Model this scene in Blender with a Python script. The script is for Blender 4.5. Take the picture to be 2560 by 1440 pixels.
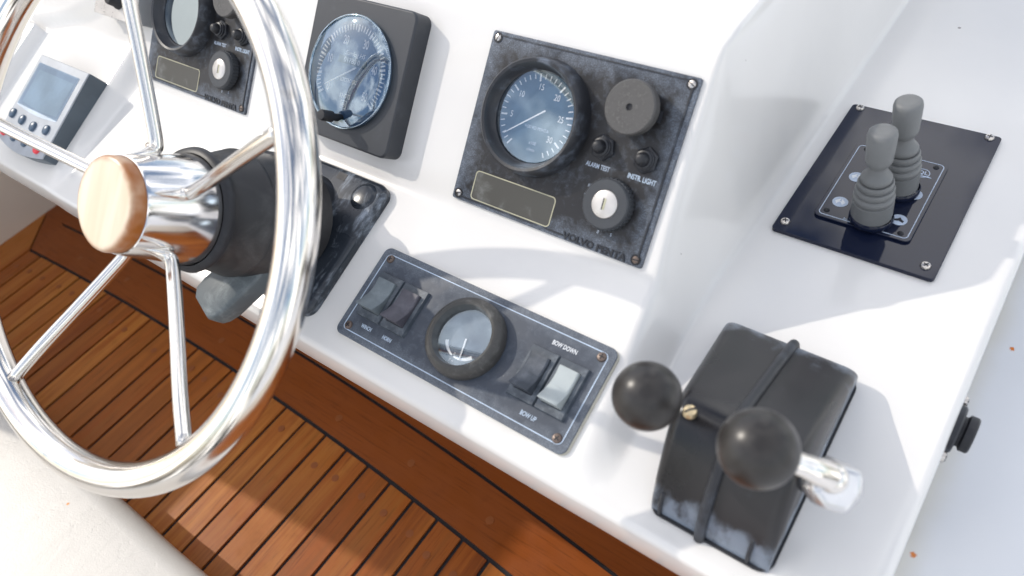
import bpy, bmesh, math, random
from mathutils import Vector, Matrix, Euler
random.seed(7)
PI = math.pi
SC = bpy.context.scene
COL = SC.collection
for o in list(bpy.data.objects):
    bpy.data.objects.remove(o)

# ------------------------------------------------------------------ camera
cd = bpy.data.cameras.new("camera"); cam = bpy.data.objects.new("camera", cd); COL.objects.link(cam)
R = [(0.7985, 0.5802, -0.1608), (0.3528, -0.6673, -0.6559), (-0.4878, 0.4670, -0.7375)]
rx, dn, fw = (Vector(r).normalized() for r in R)
M = Matrix((rx, -dn, -fw)).transposed().to_4x4()
M.translation = Vector((0, 0, 1.0))
cam.matrix_world = M
cd.sensor_width = 36.0
cd.lens = 1879.0 / 2560.0 * 36.0
cd.clip_start = 0.02; cd.clip_end = 500
cd.dof.use_dof = True; cd.dof.focus_distance = 0.80; cd.dof.aperture_fstop = 5.0
SC.camera = cam

# ------------------------------------------------------------------ sky, sun, exposure
SUN = Vector((1.0, 0.20, -0.86)).normalized()
w = bpy.data.worlds.new("World"); SC.world = w; w.use_nodes = True
nt = w.node_tree; nt.nodes.clear()
out = nt.nodes.new("ShaderNodeOutputWorld"); bg = nt.nodes.new("ShaderNodeBackground")
sky = nt.nodes.new("ShaderNodeTexSky"); sky.sky_type = 'NISHITA'; sky.sun_disc = False
sky.sun_elevation = math.asin(-SUN.z); sky.sun_rotation = math.atan2(-SUN.x, -SUN.y)
sky.altitude = 0; sky.air_density = 1.0; sky.dust_density = 1.2
tc = nt.nodes.new("ShaderNodeTexCoord")
nz = nt.nodes.new("ShaderNodeTexNoise"); nz.inputs['Scale'].default_value = 4.2; nz.inputs['Detail'].default_value = 7
nz.inputs['Roughness'].default_value = 0.58
rp = nt.nodes.new("ShaderNodeValToRGB"); rp.color_ramp.elements[0].position = 0.46; rp.color_ramp.elements[1].position = 0.60
mx = nt.nodes.new("ShaderNodeMix"); mx.data_type = 'RGBA'
mx.inputs['B'].default_value = (16.0, 15.9, 16.0, 1)
nt.links.new(tc.outputs['Generated'], nz.inputs['Vector'])
nt.links.new(nz.outputs['Fac'], rp.inputs['Fac'])
nt.links.new(rp.outputs['Color'], mx.inputs['Factor'])
nt.links.new(sky.outputs['Color'], mx.inputs['A'])
nt.links.new(mx.outputs['Result'], bg.inputs['Color'])
bg.inputs['Strength'].default_value = 0.15
nt.links.new(bg.outputs['Background'], out.inputs['Surface'])
sl = bpy.data.lights.new("sun", 'SUN'); sl.energy = 2.0; sl.angle = math.radians(0.6); sl.color = (1.0, 0.93, 0.83)
so = bpy.data.objects.new("sun", sl); COL.objects.link(so)
so.rotation_euler = SUN.to_track_quat('-Z', 'Y').to_euler(); so.location = (-3, 0, 4)
SC.view_settings.view_transform = 'Standard'
SC.view_settings.look = 'None'
SC.view_settings.exposure = 0.0
SC.view_settings.gamma = 1.0
SC.view_settings.use_curve_mapping = False

# ------------------------------------------------------------------ materials
class NT:
    def __init__(s, name):
        s.m = bpy.data.materials.new(name); s.m.use_nodes = True
        s.t = s.m.node_tree; s.b = s.t.nodes['Principled BSDF']; s.o = s.t.nodes['Material Output']
        s.tc = s.n('ShaderNodeTexCoord')
    def n(s, typ, **kw):
        x = s.t.nodes.new(typ)
        for k, v in kw.items(): setattr(x, k, v)
        return x
    def l(s, a, b): s.t.links.new(a, b)
    def set(s, **kw):
        for k, v in kw.items():
            i = s.b.inputs[k.replace('_', ' ')]
            i.default_value = (*v, 1) if isinstance(v, tuple) and len(v) == 3 else v
    def noise(s, scale, detail=4, rough=.55, vec=None, stretch=None, dist=0.0):
        x = s.n('ShaderNodeTexNoise'); x.inputs['Scale'].default_value = scale
        x.inputs['Detail'].default_value = detail; x.inputs['Roughness'].default_value = rough
        x.inputs['Distortion'].default_value = dist
        v = vec or s.tc.outputs['Object']
        if stretch:
            mp = s.n('ShaderNodeMapping'); mp.inputs['Scale'].default_value = stretch
            s.l(v, mp.inputs['Vector']); v = mp.outputs['Vector']
        s.l(v, x.inputs['Vector']); return x.outputs['Fac']
    def rng(s, v, a, b, c=0.0, d=1.0, smooth=True):
        x = s.n('ShaderNodeMapRange'); x.interpolation_type = 'SMOOTHSTEP' if smooth else 'LINEAR'
        for k, q in zip(('From Min', 'From Max', 'To Min', 'To Max'), (a, b, c, d)): x.inputs[k].default_value = q
        s.l(v, x.inputs['Value']); return x.outputs['Result']
    def math(s, op, a, b=None):
        x = s.n('ShaderNodeMath', operation=op)
        for i, v in enumerate((a, b)):
            if v is None: continue
            if isinstance(v, (int, float)): x.inputs[i].default_value = v
            else: s.l(v, x.inputs[i])
        return x.outputs[0]
    def mix(s, f, a, b):
        x = s.n('ShaderNodeMix', data_type='RGBA')
        for k, v in (('A', a), ('B', b)):
            if isinstance(v, tuple): x.inputs[k].default_value = (*v, 1)
            else: s.l(v, x.inputs[k])
        if isinstance(f, (int, float)): x.inputs['Factor'].default_value = f
        else: s.l(f, x.inputs['Factor'])
        return x.outputs['Result']
    def bump(s, h, strength=.3, dist=.001):
        x = s.n('ShaderNodeBump'); x.inputs['Strength'].default_value = strength; x.inputs['Distance'].default_value = dist
        s.l(h, x.inputs['Height']); s.l(x.outputs['Normal'], s.b.inputs['Normal'])
    def color(s, c): s.l(c, s.b.inputs['Base Color'])

def plain(name, c, rough=.5, metal=0.0, **kw):
    k = NT(name); k.set(Base_Color=c, Roughness=rough, Metallic=metal, **kw)
    f = k.noise(60, 4)
    k.l(k.rng(f, .3, .7, max(0, rough-.06), min(1, rough+.08)), k.b.inputs['Roughness'])
    k.color(k.mix(k.rng(k.noise(25, 5), .35, .7), tuple(x*.9 for x in c), tuple(min(1, x*1.1) for x in c)))
    return k.m

def spots(k, base, pts, r, colr):
    g = k.n('ShaderNodeNewGeometry')
    cur = base
    for (x, y, z, rr) in pts:
        d = k.n('ShaderNodeVectorMath', operation='DISTANCE'); k.l(g.outputs['Position'], d.inputs[0]); d.inputs[1].default_value = (x, y, z)
        dd = k.math('ADD', d.outputs['Value'], k.math('MULTIPLY', k.math('SUBTRACT', k.noise(700, 2, vec=g.outputs['Position']), .5), rr*1.5))
        cur = k.mix(k.rng(dd, rr*.4, rr, 1, 0), cur, colr)
    return cur

def gelcoat(name, c, rust=(), dark=True, stain=False):
    k = NT(name); g = k.n('ShaderNodeNewGeometry'); P = g.outputs['Position']
    k.set(Roughness=.18, Coat_Weight=.25, Coat_Roughness=.05, IOR=1.48)
    base = k.mix(k.rng(k.noise(5, 5, vec=P), .35, .7), tuple(x*.965 for x in c), c)
    grime = k.math('MULTIPLY', k.rng(k.noise(6, 5, .6, vec=P), .5, .8), .05)
    base = k.mix(grime, base, (.50, .45, .37))
    if dark:
        vo = k.n('ShaderNodeTexVoronoi'); vo.inputs['Scale'].default_value = 17; vo.inputs['Randomness'].default_value = 1
        k.l(P, vo.inputs['Vector'])
        sz = k.math('MULTIPLY', k.math('ADD', vo.outputs['Distance'], 0), 1)
        wn = k.n('ShaderNodeTexWhiteNoise'); k.l(vo.outputs['Position'], wn.inputs['Vector'])
        thr = k.rng(wn.outputs['Value'], .25, 1, .0, .034, False)
        m = k.math('LESS_THAN', sz, thr)
        base = k.mix(k.math('MULTIPLY', m, .75), base, (.16, .13, .11))
    if stain:
        sp = k.n('ShaderNodeSeparateXYZ'); k.l(P, sp.inputs[0])
        base = k.mix(k.math('MULTIPLY', k.rng(k.math('ADD', sp.outputs['X'], k.math('MULTIPLY', k.noise(9, 5, vec=P), .03)), .040, .070, 1, 0), .5), base, (.60, .55, .42))
    if rust: base = spots(k, base, rust, 0, (.62, .17, .01))
    k.color(base)
    k.l(k.rng(k.noise(12, 3, vec=P), .3, .7, .14, .22), k.b.inputs['Roughness'])
    k.bump(k.noise(7, 2, vec=P), .03, .002)
    return k.m

def wood(name, c1, c2, c3, axis, rough=.34, world=True):
    k = NT(name); oi = k.n('ShaderNodeObjectInfo')
    g = k.n('ShaderNodeNewGeometry'); P = g.outputs['Position'] if world else k.tc.outputs['Object']
    add = k.n('ShaderNodeVectorMath', operation='ADD'); k.l(P, add.inputs[0])
    cmb = k.n('ShaderNodeCombineXYZ')
    for i in range(3): k.l(k.math('MULTIPLY', oi.outputs['Random'], 17.0 + i*5), cmb.inputs[i])
    k.l(cmb.outputs[0], add.inputs[1]); V = add.outputs[0]
    st = (1, .045, 1) if axis == 'y' else (.045, 1, 1)
    fine = k.noise(330, 5, .6, V, st, .3); mid = k.noise(95, 4, .5, V, st, .5); big = k.noise(9, 3, .5, V, st)
    blot = k.noise(22, 5, .6, V)
    tint = k.mix(k.rng(oi.outputs['Random'], 0, 1, 0, 1, False), c1, c2)
    a = k.mix(k.rng(mid, .35, .65), tint, c3)
    a = k.mix(k.math('MULTIPLY', k.rng(fine, .52, .70), .45), a, tuple(x*.35 for x in c1))
    a = k.mix(k.math('MULTIPLY', k.rng(big, .4, .65), .35), a, c2)
    a = k.mix(k.math('MULTIPLY', k.rng(blot, .58, .8), .22), a, tuple(x*.5 for x in c1))
    k.color(a)
    k.b.inputs['Specular IOR Level'].default_value = .28
    k.l(k.rng(blot, .3, .7, rough-.05, rough+.16), k.b.inputs['Roughness'])
    k.bump(fine, .35, .0006)
    return k.m

def weathered(name, dark, chalk, amount=.5, rough=.5, w_=None, h_=None, scale=40, edge=.02, spec=.5, stretch=None, lo=.5, hi=.78):
    """black plastic with salt bloom; near the rim of a w x h plate when w_ is given"""
    k = NT(name); O = k.tc.outputs['Object']
    n1 = k.noise(scale, 8, .62, O, stretch, .4); n2 = k.noise(scale*.22, 4, .5, O); n3 = k.noise(900, 3, .6, O)
    m = k.math('ADD', k.math('MULTIPLY', n1, .6), k.math('MULTIPLY', n2, .4))
    if w_:
        sp = k.n('ShaderNodeSeparateXYZ'); k.l(O, sp.inputs[0]); X, Y = sp.outputs['X'], sp.outputs['Y']
        dmin = k.math('MINIMUM', k.math('MINIMUM', X, k.math('SUBTRACT', w_, X)), k.math('MINIMUM', k.math('MULTIPLY', Y, -1), k.math('ADD', Y, h_)))
        m = k.math('ADD', m, k.rng(dmin, 0, edge, .26, 0))
    f = k.math('MULTIPLY', k.rng(m, .50 if w_ else lo, .94 if w_ else hi, smooth=not w_), amount)
    f2 = k.math('MULTIPLY', k.rng(n3, .42, .66), .75 if w_ else .35)
    f = k.math('MULTIPLY', f, k.math('ADD', .45 if w_ else .75, f2))
    k.color(k.mix(f, dark, chalk))
    k.l(k.rng(n2, .35, .65, rough-.1, rough+.12), k.b.inputs['Roughness'])
    k.set(IOR=1.5)
    k.bump(n3, .15, .0003)
    return k.m

def chrome(name, c=(.83, .80, .765), rough=.07, streak=(60, 60, 4)):
    k = NT(name); k.set(Base_Color=c, Metallic=1.0)
    n = k.noise(8, 6, .6, None, streak)
    k.l(k.rng(n, .35, .7, rough, rough+.07), k.b.inputs['Roughness'])
    s = k.noise(45, 5, .6); k.color(k.mix(k.math('MULTIPLY', k.rng(s, .62, .75), .35), c, (.55, .50, .44)))
    return k.m

def thin_glass(name, refl=.12, tint=(1, 1, 1), rough=.03):
    k = NT(name); t = k.t
    tr = k.n('ShaderNodeBsdfTransparent'); tr.inputs['Color'].default_value = (*tint, 1)
    gl = k.n('ShaderNodeBsdfGlossy'); gl.inputs['Roughness'].default_value = rough; gl.inputs['Color'].default_value = (.76, .90, 1, 1)
    fr = k.n('ShaderNodeFresnel'); fr.inputs['IOR'].default_value = 1.5
    f = k.math('ADD', fr.outputs[0], k.math('ADD', k.math('MULTIPLY', k.rng(k.noise(50, 4), .4, .7), .05), refl))
    mxs = k.n('ShaderNodeMixShader'); k.l(f, mxs.inputs[0]); k.l(tr.outputs[0], mxs.inputs[1]); k.l(gl.outputs[0], mxs.inputs[2])
    k.l(mxs.outputs[0], k.o.inputs['Surface'])
    return k.m

def vinyl():
    k = NT('cream_vinyl'); g = k.n('ShaderNodeNewGeometry'); P = g.outputs['Position']
    k.set(Roughness=.42)
    c = k.mix(k.rng(k.noise(4, 4, vec=P), .3, .7), (.58, .55, .50), (.63, .60, .55))
    vo = k.n('ShaderNodeTexVoronoi', feature='DISTANCE_TO_EDGE'); vo.inputs['Scale'].default_value = 16
    ds = k.n('ShaderNodeVectorMath', operation='ADD'); k.l(P, ds.inputs[0])
    nn = k.n('ShaderNodeTexNoise'); nn.inputs['Scale'].default_value = 18; nn.inputs['Detail'].default_value = 6; k.l(P, nn.inputs['Vector'])
    sc = k.n('ShaderNodeVectorMath', operation='SCALE'); sc.inputs['Scale'].default_value = .12; k.l(nn.outputs['Color'], sc.inputs[0]); k.l(sc.outputs[0], ds.inputs[1])
    mp = k.n('ShaderNodeMapping'); mp.inputs['Rotation'].default_value = (0, 0, .6); mp.inputs['Scale'].default_value = (1, .35, 1); k.l(ds.outputs[0], mp.inputs['Vector'])
    k.l(mp.outputs['Vector'], vo.inputs['Vector'])
    crease = k.rng(vo.outputs['Distance'], 0, .05, 0, 1)
    patch = k.rng(k.noise(7, 3, vec=P), .45, .62)
    grain = k.noise(420, 3, .6, P)
    h = k.math('ADD', k.math('MULTIPLY', k.math('MULTIPLY', crease, patch), .10), k.math('MULTIPLY', grain, .25))
    h = k.math('ADD', h, k.math('MULTIPLY', k.noise(24, 6, .6, P, (1, .3, 1), 1.0), .9))
    c = spots(k, c, [(-.888, -.0699, .14, .0030)], 0, (.7, .25, .01))
    k.color(c); k.bump(h, .8, .0012)
    return k.m

def stained_wood_cap(name):
    k = NT(name); O = k.tc.outputs['Object']
    g1 = k.noise(60, 5, .5, O, (1, .08, 1), .5)
    a = k.mix(k.rng(g1, .35, .65), (.78, .62, .43), (.86, .73, .55))
    sp = k.n('ShaderNodeSeparateXYZ'); k.l(O, sp.inputs[0])
    rad = k.n('ShaderNodeVectorMath', operation='LENGTH')
    cb = k.n('ShaderNodeCombineXYZ'); k.l(sp.outputs['X'], cb.inputs[0]); k.l(sp.outputs['Y'], cb.inputs[1]); k.l(cb.outputs[0], rad.inputs[0])
    e = k.rng(k.math('ADD', rad.outputs['Value'], k.math('MULTIPLY', k.noise(30, 3, vec=O), .012)), .0385, .0470)
    side = k.rng(sp.outputs['Z'], -.0030, -.0010, 1, 0)
    e = k.math('MAXIMUM', e, k.math('MULTIPLY', side, k.rng(k.noise(28, 3, vec=O), .3, .7, .55, 1)))
    a = k.mix(e, a, (.36, .115, .018))
    k.color(a); k.set(Roughness=.38, Coat_Weight=.3, Coat_Roughness=.15)
    return k.m

GEL = gelcoat('white_gelcoat', (.82, .80, .77))
GELR = gelcoat('side_gelcoat', (.74, .75, .77), rust=[(.0529, .5875, .34, .0030), (.0398, .3373, .34, .0034)], stain=True)
GELW = gelcoat('cream_gelcoat', (.76, .68, .58), dark=False)
TEAK = wood('varnished_teak', (.22, .050, .008), (.56, .210, .040), (.37, .100, .016), 'y')
TEAKX = wood('varnished_teak_border', (.24, .058, .009), (.30, .078, .014), (.27, .068, .011), 'x')
PLUG = plain('teak_plug', (.30, .085, .016), .5)
CAULK = plain('black_caulk', (.012, .013, .018), .55)
BLK = weathered('black_plastic', (.022, .024, .03), (.16, .19, .24), .45, .45)
BLKW = weathered('sunned_black_rubber', (.020, .020, .022), (.13, .13, .13), .6, .42, scale=25)
BLKM = weathered('matte_black_rubber', (.015, .016, .02), (.08, .09, .11), .35, .5)
CHAR = weathered('charcoal_plastic', (.040, .044, .052), (.11, .125, .145), .6, .5, scale=30)
PANEL = weathered('chalky_engine_panel', (.020, .019, .020), (.25, .30, .38), .85, .38, .21, .161, 150, .026)
PANEL2 = weathered('chalky_switch_panel', (.050, .062, .085), (.21, .24, .28), .95, .5, .2645, .097, 130, .02)
BEZ = weathered('bloomed_bezel', (.026, .028, .034), (.25, .30, .38), .8, .4, scale=70)
BEZ2 = weathered('bloomed_ring', (.06, .058, .055), (.22, .22, .21), .9, .45, scale=120)
GREYP = weathered('speckled_grey_plastic', (.085, .082, .080), (.20, .195, .19), .9, .6, scale=420)
KNOB = plain('soft_black_ball', (.026, .023, .021), .36)
KNOBK = plain('dark_grey_knob', (.055, .06, .068), .5)
CHROME = chrome('polished_steel', (.80, .765, .72), .13, (6, 6, 6))
SATIN = chrome('satin_cast_steel', (.66, .66, .67), .26, (6, 6, 6))
CHROMEH = chrome('brushed_hub_steel', (.78, .76, .75), .13, (40, 40, 3))
STEEL = chrome('screw_steel', (.62, .58, .54), .25)
RUSTY = plain('rusty_screw', (.17, .13, .11), .45, .5)
SILVER = plain('lock_silver', (.70, .67, .64), .32, .35)
BRASS = plain('brass_screw', (.72, .58, .36), .3, .8)
DIALV = plain('slate_dial', (.05, .08, .13), .5)
WHITE = plain('white_print', (.86, .88, .90), .6)
LBLUE = plain('light_blue_print', (.52, .60, .72), .6)
CREAM = plain('cream_line', (.55, .53, .38), .6)
PLINE = plain('pale_blue_line', (.55, .66, .80), .5)
DIALB = plain('sky_tinted_dial', (.028, .085, .135), .5)  # black dial, with blue sky reflection of the glass put into its colour
DIALL = plain('sky_washed_log_dial', (.085, .17, .30), .5)  # pale blue wash of the lens painted into the dial colour
SW_D = weathered('dark_rocker', (.05, .06, .075), (.16, .18, .22), .8, .4, scale=70)
SW_M = weathered('slate_rocker', (.15, .18, .20), (.27, .31, .33), .9, .45, scale=60)
SW_P = weathered('purple_black_rocker', (.075, .072, .09), (.16, .16, .19), .9, .45, scale=60)
SW_L = plain('pale_grey_rocker', (.42, .46, .46), .42)
SWF = weathered('switch_frame', (.06, .075, .095), (.26, .29, .32), .9, .4, scale=60)
GLOSS = NT('gloss_black_acrylic'); GLOSS.set(Base_Color=(.007, .011, .030), Roughness=.05, IOR=1.42); GLOSS = GLOSS.m
GREYJ = plain('grey_joystick_rubber', (.18, .185, .185), .46)
RED = plain('red_button', (.82, .05, .07), .35)
NAVY = plain('slate_button', (.075, .12, .18), .3)
DGREY = plain('display_side', (.085, .11, .135), .45)
LGREY = plain('display_face', (.40, .43, .47), .4)
SCRN = plain('lcd_screen', (.76, .85, .90), .15)
SCRF = plain('lcd_surround', (.66, .74, .82), .15)
RADIO = plain('radio_grey', (.38, .39, .40), .4)
GLASS = thin_glass('gauge_glass', .16)
GLASSL = thin_glass('log_lens', .15)
GLASS2 = thin_glass('small_gauge_glass', .12)
GLASSD = thin_glass('display_glass', .03)
VINYL = vinyl()
CAPW = stained_wood_cap('wood_cap')
CREAMP = plain('cream_cover', (.74, .72, .64), .4)
CORAL = plain('cream_backing', (.60, .57, .48), .6)

# ------------------------------------------------------------------ helpers
def tag(o, label=None, cat=None, group=None, kind=None):
    for k, v in (('label', label), ('category', cat), ('group', group), ('kind', kind)):
        if v: o[k] = v
    return o
def thing(name, label, cat, loc, rot=(0, 0, 0), group=None):
    o = bpy.data.objects.new(name, None); COL.objects.link(o); o.empty_display_size = .02
    o.location = loc; o.rotation_euler = rot
    return tag(o, label, cat, group)
def part(name, bm, mat, parent=None, loc=(0, 0, 0), rot=(0, 0, 0), smooth=False, bevel=0, label=None):
    me = bpy.data.meshes.new(name)
    if smooth == 'auto' or smooth is True:
        for f in bm.faces: f.smooth = True
    bmesh.ops.recalc_face_normals(bm, faces=bm.faces)
    bm.to_mesh(me); bm.free(); me.materials.append(mat)
    o = bpy.data.objects.new(name, me); COL.objects.link(o)
    o.location = loc; o.rotation_euler = rot
    if parent: o.parent = parent
    if bevel:
        b = o.modifiers.new('bevel', 'BEVEL'); b.width = bevel; b.segments = 3; b.limit_method = 'ANGLE'; b.angle_limit = .6
        for p in me.polygons: p.use_smooth = True
        me.set_sharp_from_angle(angle=.7)
    elif smooth == 'auto':
        me.set_sharp_from_angle(angle=.7)
    if label: o['label'] = label
    return o
def B(): return bmesh.new()
def box(bm, x0, x1, y0, y1, z0, z1):
    v = [bm.verts.new((x, y, z)) for z in (z0, z1) for x, y in ((x0, y0), (x1, y0), (x1, y1), (x0, y1))]
    for f in ((0, 3, 2, 1), (4, 5, 6, 7), (0, 1, 5, 4), (1, 2, 6, 5), (2, 3, 7, 6), (3, 0, 4, 7)): bm.faces.new([v[i] for i in f])
    return bm
def loop_prism(bm, pts, z0, z1):
    a = [bm.verts.new((x, y, z0)) for x, y in pts]; b = [bm.verts.new((x, y, z1)) for x, y in pts]
    n = len(pts)
    for i in range(n): bm.faces.new((a[i], a[(i+1) % n], b[(i+1) % n], b[i]))
    bm.faces.new(b); bm.faces.new(a[::-1]); return bm
def rrect(x0, x1, y0, y1, r, seg=6):
    p = []
    for cx, cy, a0 in ((x1-r, y1-r, 0), (x0+r, y1-r, 90), (x0+r, y0+r, 180), (x1-r, y0+r, 270)):
        for i in range(seg+1):
            a = math.radians(a0+90*i/seg); p.append((cx+r*math.cos(a), cy+r*math.sin(a)))
    return p
def ring_loop(bm, pts, wdt, z0, z1):
    """closed line of width wdt following pts (inset towards the centre)"""
    cx = sum(p[0] for p in pts)/len(pts); cy = sum(p[1] for p in pts)/len(pts)
    n = len(pts); inner = []
    for i in range(n):
        a = Vector(pts[i-1]); b = Vector(pts[(i+1) % n]); t = (b-a)
        t = t.normalized() if t.length > 1e-9 else Vector((1, 0)); nn = Vector((-t.y, t.x))
        inner.append((pts[i][0]+nn.x*wdt, pts[i][1]+nn.y*wdt))
    lay = [[bm.verts.new((x, y, z)) for x, y in L] for L, z in ((pts, z0), (pts, z1), (inner, z1), (inner, z0))]
    for k in range(4):
        A, C = lay[k], lay[(k+1) % 4]
        for i in range(n):
            bm.faces.new((A[i], A[(i+1) % n], C[(i+1) % n], C[i]))
    return bm
def lathe(bm, prof, seg=48, cx=0, cy=0, close=True):
    rows = []
    for r, z in prof:
        if r < 1e-6: rows.append([bm.verts.new((cx, cy, z))]); continue
        rows.append([bm.verts.new((cx+r*math.cos(2*PI*i/seg), cy+r*math.sin(2*PI*i/seg), z)) for i in range(seg)])
    for a, b in zip(rows, rows[1:]):
        for i in range(seg):
            j = (i+1) % seg
            if len(a) == 1 and len(b) == 1: continue
            if len(a) == 1: bm.faces.new((a[0], b[j], b[i]))
            elif len(b) == 1: bm.faces.new((a[i], a[j], b[0]))
            else: bm.faces.new((a[i], a[j], b[j], b[i]))
    return bm
def tube(bm, path, rad, seg=16, cap=True, flat=None):
    path = [Vector(p) for p in path]; rows = []
    up = None
    for i, p in enumerate(path):
        t = (path[min(i+1, len(path)-1)]-path[max(i-1, 0)]).normalized()
        if up is None:
            up = t.orthogonal().normalized()
        up = (up-t*up.dot(t)).normalized(); sd = t.cross(up)
        r = rad[i] if isinstance(rad, (list, tuple)) else rad
        rows.append([bm.verts.new(p+up*r*math.cos(2*PI*k/seg)+sd*r*math.sin(2*PI*k/seg)) for k in range(seg)])
    for a, b in zip(rows, rows[1:]):
        for k in range(seg): bm.faces.new((a[k], a[(k+1) % seg], b[(k+1) % seg], b[k]))
    if cap: bm.faces.new(rows[0][::-1]); bm.faces.new(rows[-1])
    return bm
def smooth_path(pts, n=8):
    pts = [Vector(p) for p in pts]; P = [pts[0]*2-pts[1]]+pts+[pts[-1]*2-pts[-2]]; o = []
    for i in range(1, len(P)-2):
        for k in range(n):
            t = k/n; a, b, c, d = P[i-1:i+3]
            o.append(.5*((2*b)+(c-a)*t+(2*a-5*b+4*c-d)*t*t+(3*b-a-3*c+d)*t**3))
    o.append(pts[-1]); return o
def text(body, size, mat, parent, loc, rz=0, sx=1.0, ext=.00015, align='CENTER', bold=0.0, name='lettering', shear=0, rot=None):
    c = bpy.data.curves.new('t', 'FONT'); c.body = body; c.size = size; c.align_x = align; c.align_y = 'CENTER'
    c.extrude = ext; c.offset = bold; c.shear = shear; c.resolution_u = 3
    t = bpy.data.objects.new('t', c); COL.objects.link(t)
    dg = bpy.context.evaluated_depsgraph_get(); me = bpy.data.meshes.new_from_object(t.evaluated_get(dg))
    bpy.data.objects.remove(t); bpy.data.curves.remove(c)
    me.materials.clear(); me.materials.append(mat); me.name = name
    for v in me.vertices: v.co.x *= sx
    o = bpy.data.objects.new(name, me); COL.objects.link(o); o.parent = parent; o.location = loc; o.rotation_euler = rot or (0, 0, rz)
    return o
def copy_tree(o, parent=None):
    c = o.copy(); COL.objects.link(c)
    if parent: c.parent = parent
    for ch in o.children: copy_tree(ch, c)
    return c
def screw(parent, x, y, z, r, mat, slot='slot', ang=0.0, dome=.35, sub=True):
    s = part('screw', lathe(B(), [(r, 0), (r, r*.12), (r*.85, r*dome), (r*.45, r*(dome+.12)), (0, r*(dome+.15))], 20), mat, parent, (x, y, z), (0, 0, ang), smooth='auto')
    bm = B(); k = r*(dome+.17)
    if slot == 'slot': box(bm, -r*.82, r*.82, -r*.13, r*.13, r*.1, k)
    else:
        box(bm, -r*.55, r*.55, -r*.12, r*.12, r*.1, k); box(bm, -r*.12, r*.12, -r*.55, r*.55, r*.1, k+.00002)
    part('screw_slot', bm, CAULK, s)
    return s

# ================================================================== SETTING
Z = 1.0
T1 = .8459; O1 = Vector((-.4387, .4772, -.3551+Z))
T2 = .3229; O2 = Vector((-.463, .2937, -.5056+Z))
# ---- floor
def yin(x): return .2395 - .024*((x+1.0)/.60)**2 if x > -1.0 else .2395 - .026*((x+1.0)/.70)**2
deck = box(B(), -1.80, 1.2, -1.6, 1.0, -.03, -.0035)
deck = part('teak_deck', deck, CAULK); tag(deck, kind='structure')
k = -12
g = .0031
while True:
    xr = -.3965-.05*k; xl = xr-.05
    if xl < -1.71: break
    k += 1
    x0, x1 = max(xl, -1.695)+g, xr-g
    ya, yb = yin(x0)-.0032, yin(x1)-.0032
    bm = B(); pts = []
    nseg = 10
    j1 = [random.uniform(-.0004, .0004) for _ in range(nseg+1)]; j2 = [random.uniform(-.0004, .0004) for _ in range(nseg+1)]
    right = [(x1+j1[i], -1.2+(yb+1.2)*(i/nseg)) for i in range(nseg+1)]
    left = [(x0+j2[i], ya+(-1.2-ya)*(i/nseg)) for i in range(nseg+1)]
    loop_prism(bm, right+left, -.004, random.uniform(-.0003, .0004))
    p = part('plank', bm, TEAK, deck)
    xc = (x0+x1)/2
    for yy in (yin(xc)-random.uniform(.035, .05),):
        if random.random() < .93:
            part('plug', lathe(B(), [(0, .0), (.0058, .0), (.0058, .0007), (0, .0007)][1:], 20), PLUG, p, (xc+random.uniform(-.006, .006), yy, 0))
# curved border planks
def strip(xa, xb, f0, f1, n=40):
    a = [(xa+(xb-xa)*i/n, f0(xa+(xb-xa)*i/n)) for i in range(n+1)]
    b = [(xa+(xb-xa)*i/n, f1(xa+(xb-xa)*i/n)) for i in range(n, -1, -1)]
    return loop_prism(B(), a+b, -.004, .0002)
bp = part('plank', strip(-1.693, 1.0, lambda x: yin(x)+.0032, lambda x: min(yin(x)+.0845, yin(x)+.0025+(x+1.697)*-1.0+9)), TEAKX, deck)
for xc in [-1.55+.16*i for i in range(12)]:
    part('plug', lathe(B(), [(.0062, 0), (.0062, .0006), (0, .0006)], 20), PLUG, bp, (xc, yin(xc)+.042+random.uniform(-.012, .012), .0002))
part('plank', strip(-1.79, 1.0, lambda x: yin(x)+.0905, lambda x: .56), TEAKX, deck)
bm = B(); loop_prism(bm, [(-1.79, -1.2), (-1.697, -1.2), (-1.697, yin(-1.69)), (-1.79, .315)], -.004, .0003); part('plank', bm, TEAK, deck)
bm = B(); loop_prism(bm, [(-1.693, yin(-1.69)+.003), (-1.693, .30), (-1.787, .32)], -.004, .0001); part('plank', bm, TEAKX, deck)

# ---- port coaming; its unseen stepped tops and leaning fin are added to shade the deck
bm = B()
def wallx(y0, y1, top, lean=0.0):
    n = 10; r = .03
    prof = [(-1.78, -.03), (-1.78, top-r)]+[(-1.78-r+r*math.cos(a), top-r+r*math.sin(a)) for a in [PI/2*i/6 for i in range(1, 7)]]+[(-2.1, top), (-2.1, -.03)]
    A = [bm.verts.new((x, y0-lean*max(0, z-.65), z)) for x, z in prof]; C = [bm.verts.new((x, y1, z)) for x, z in prof]
    m = len(prof)
    for i in range(m): bm.faces.new((A[i], A[(i+1) % m], C[(i+1) % m], C[i]))
    bm.faces.new(A); bm.faces.new(C[::-1])
wallx(-1.6, -.20, .36); wallx(-.197, -.03, .80); wallx(-.022, .055, 1.22, .225); wallx(.058, 1.6, .96)
tag(part('port_coaming_shade_wall', bm, GELW, smooth='auto'), kind='structure')

# ---- side deck right of the console
bm = box(B(), .0, .9, -1.2, 1.6, .20, .34)
tag(part('side_deck', bm, GELR), kind='structure')

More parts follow.
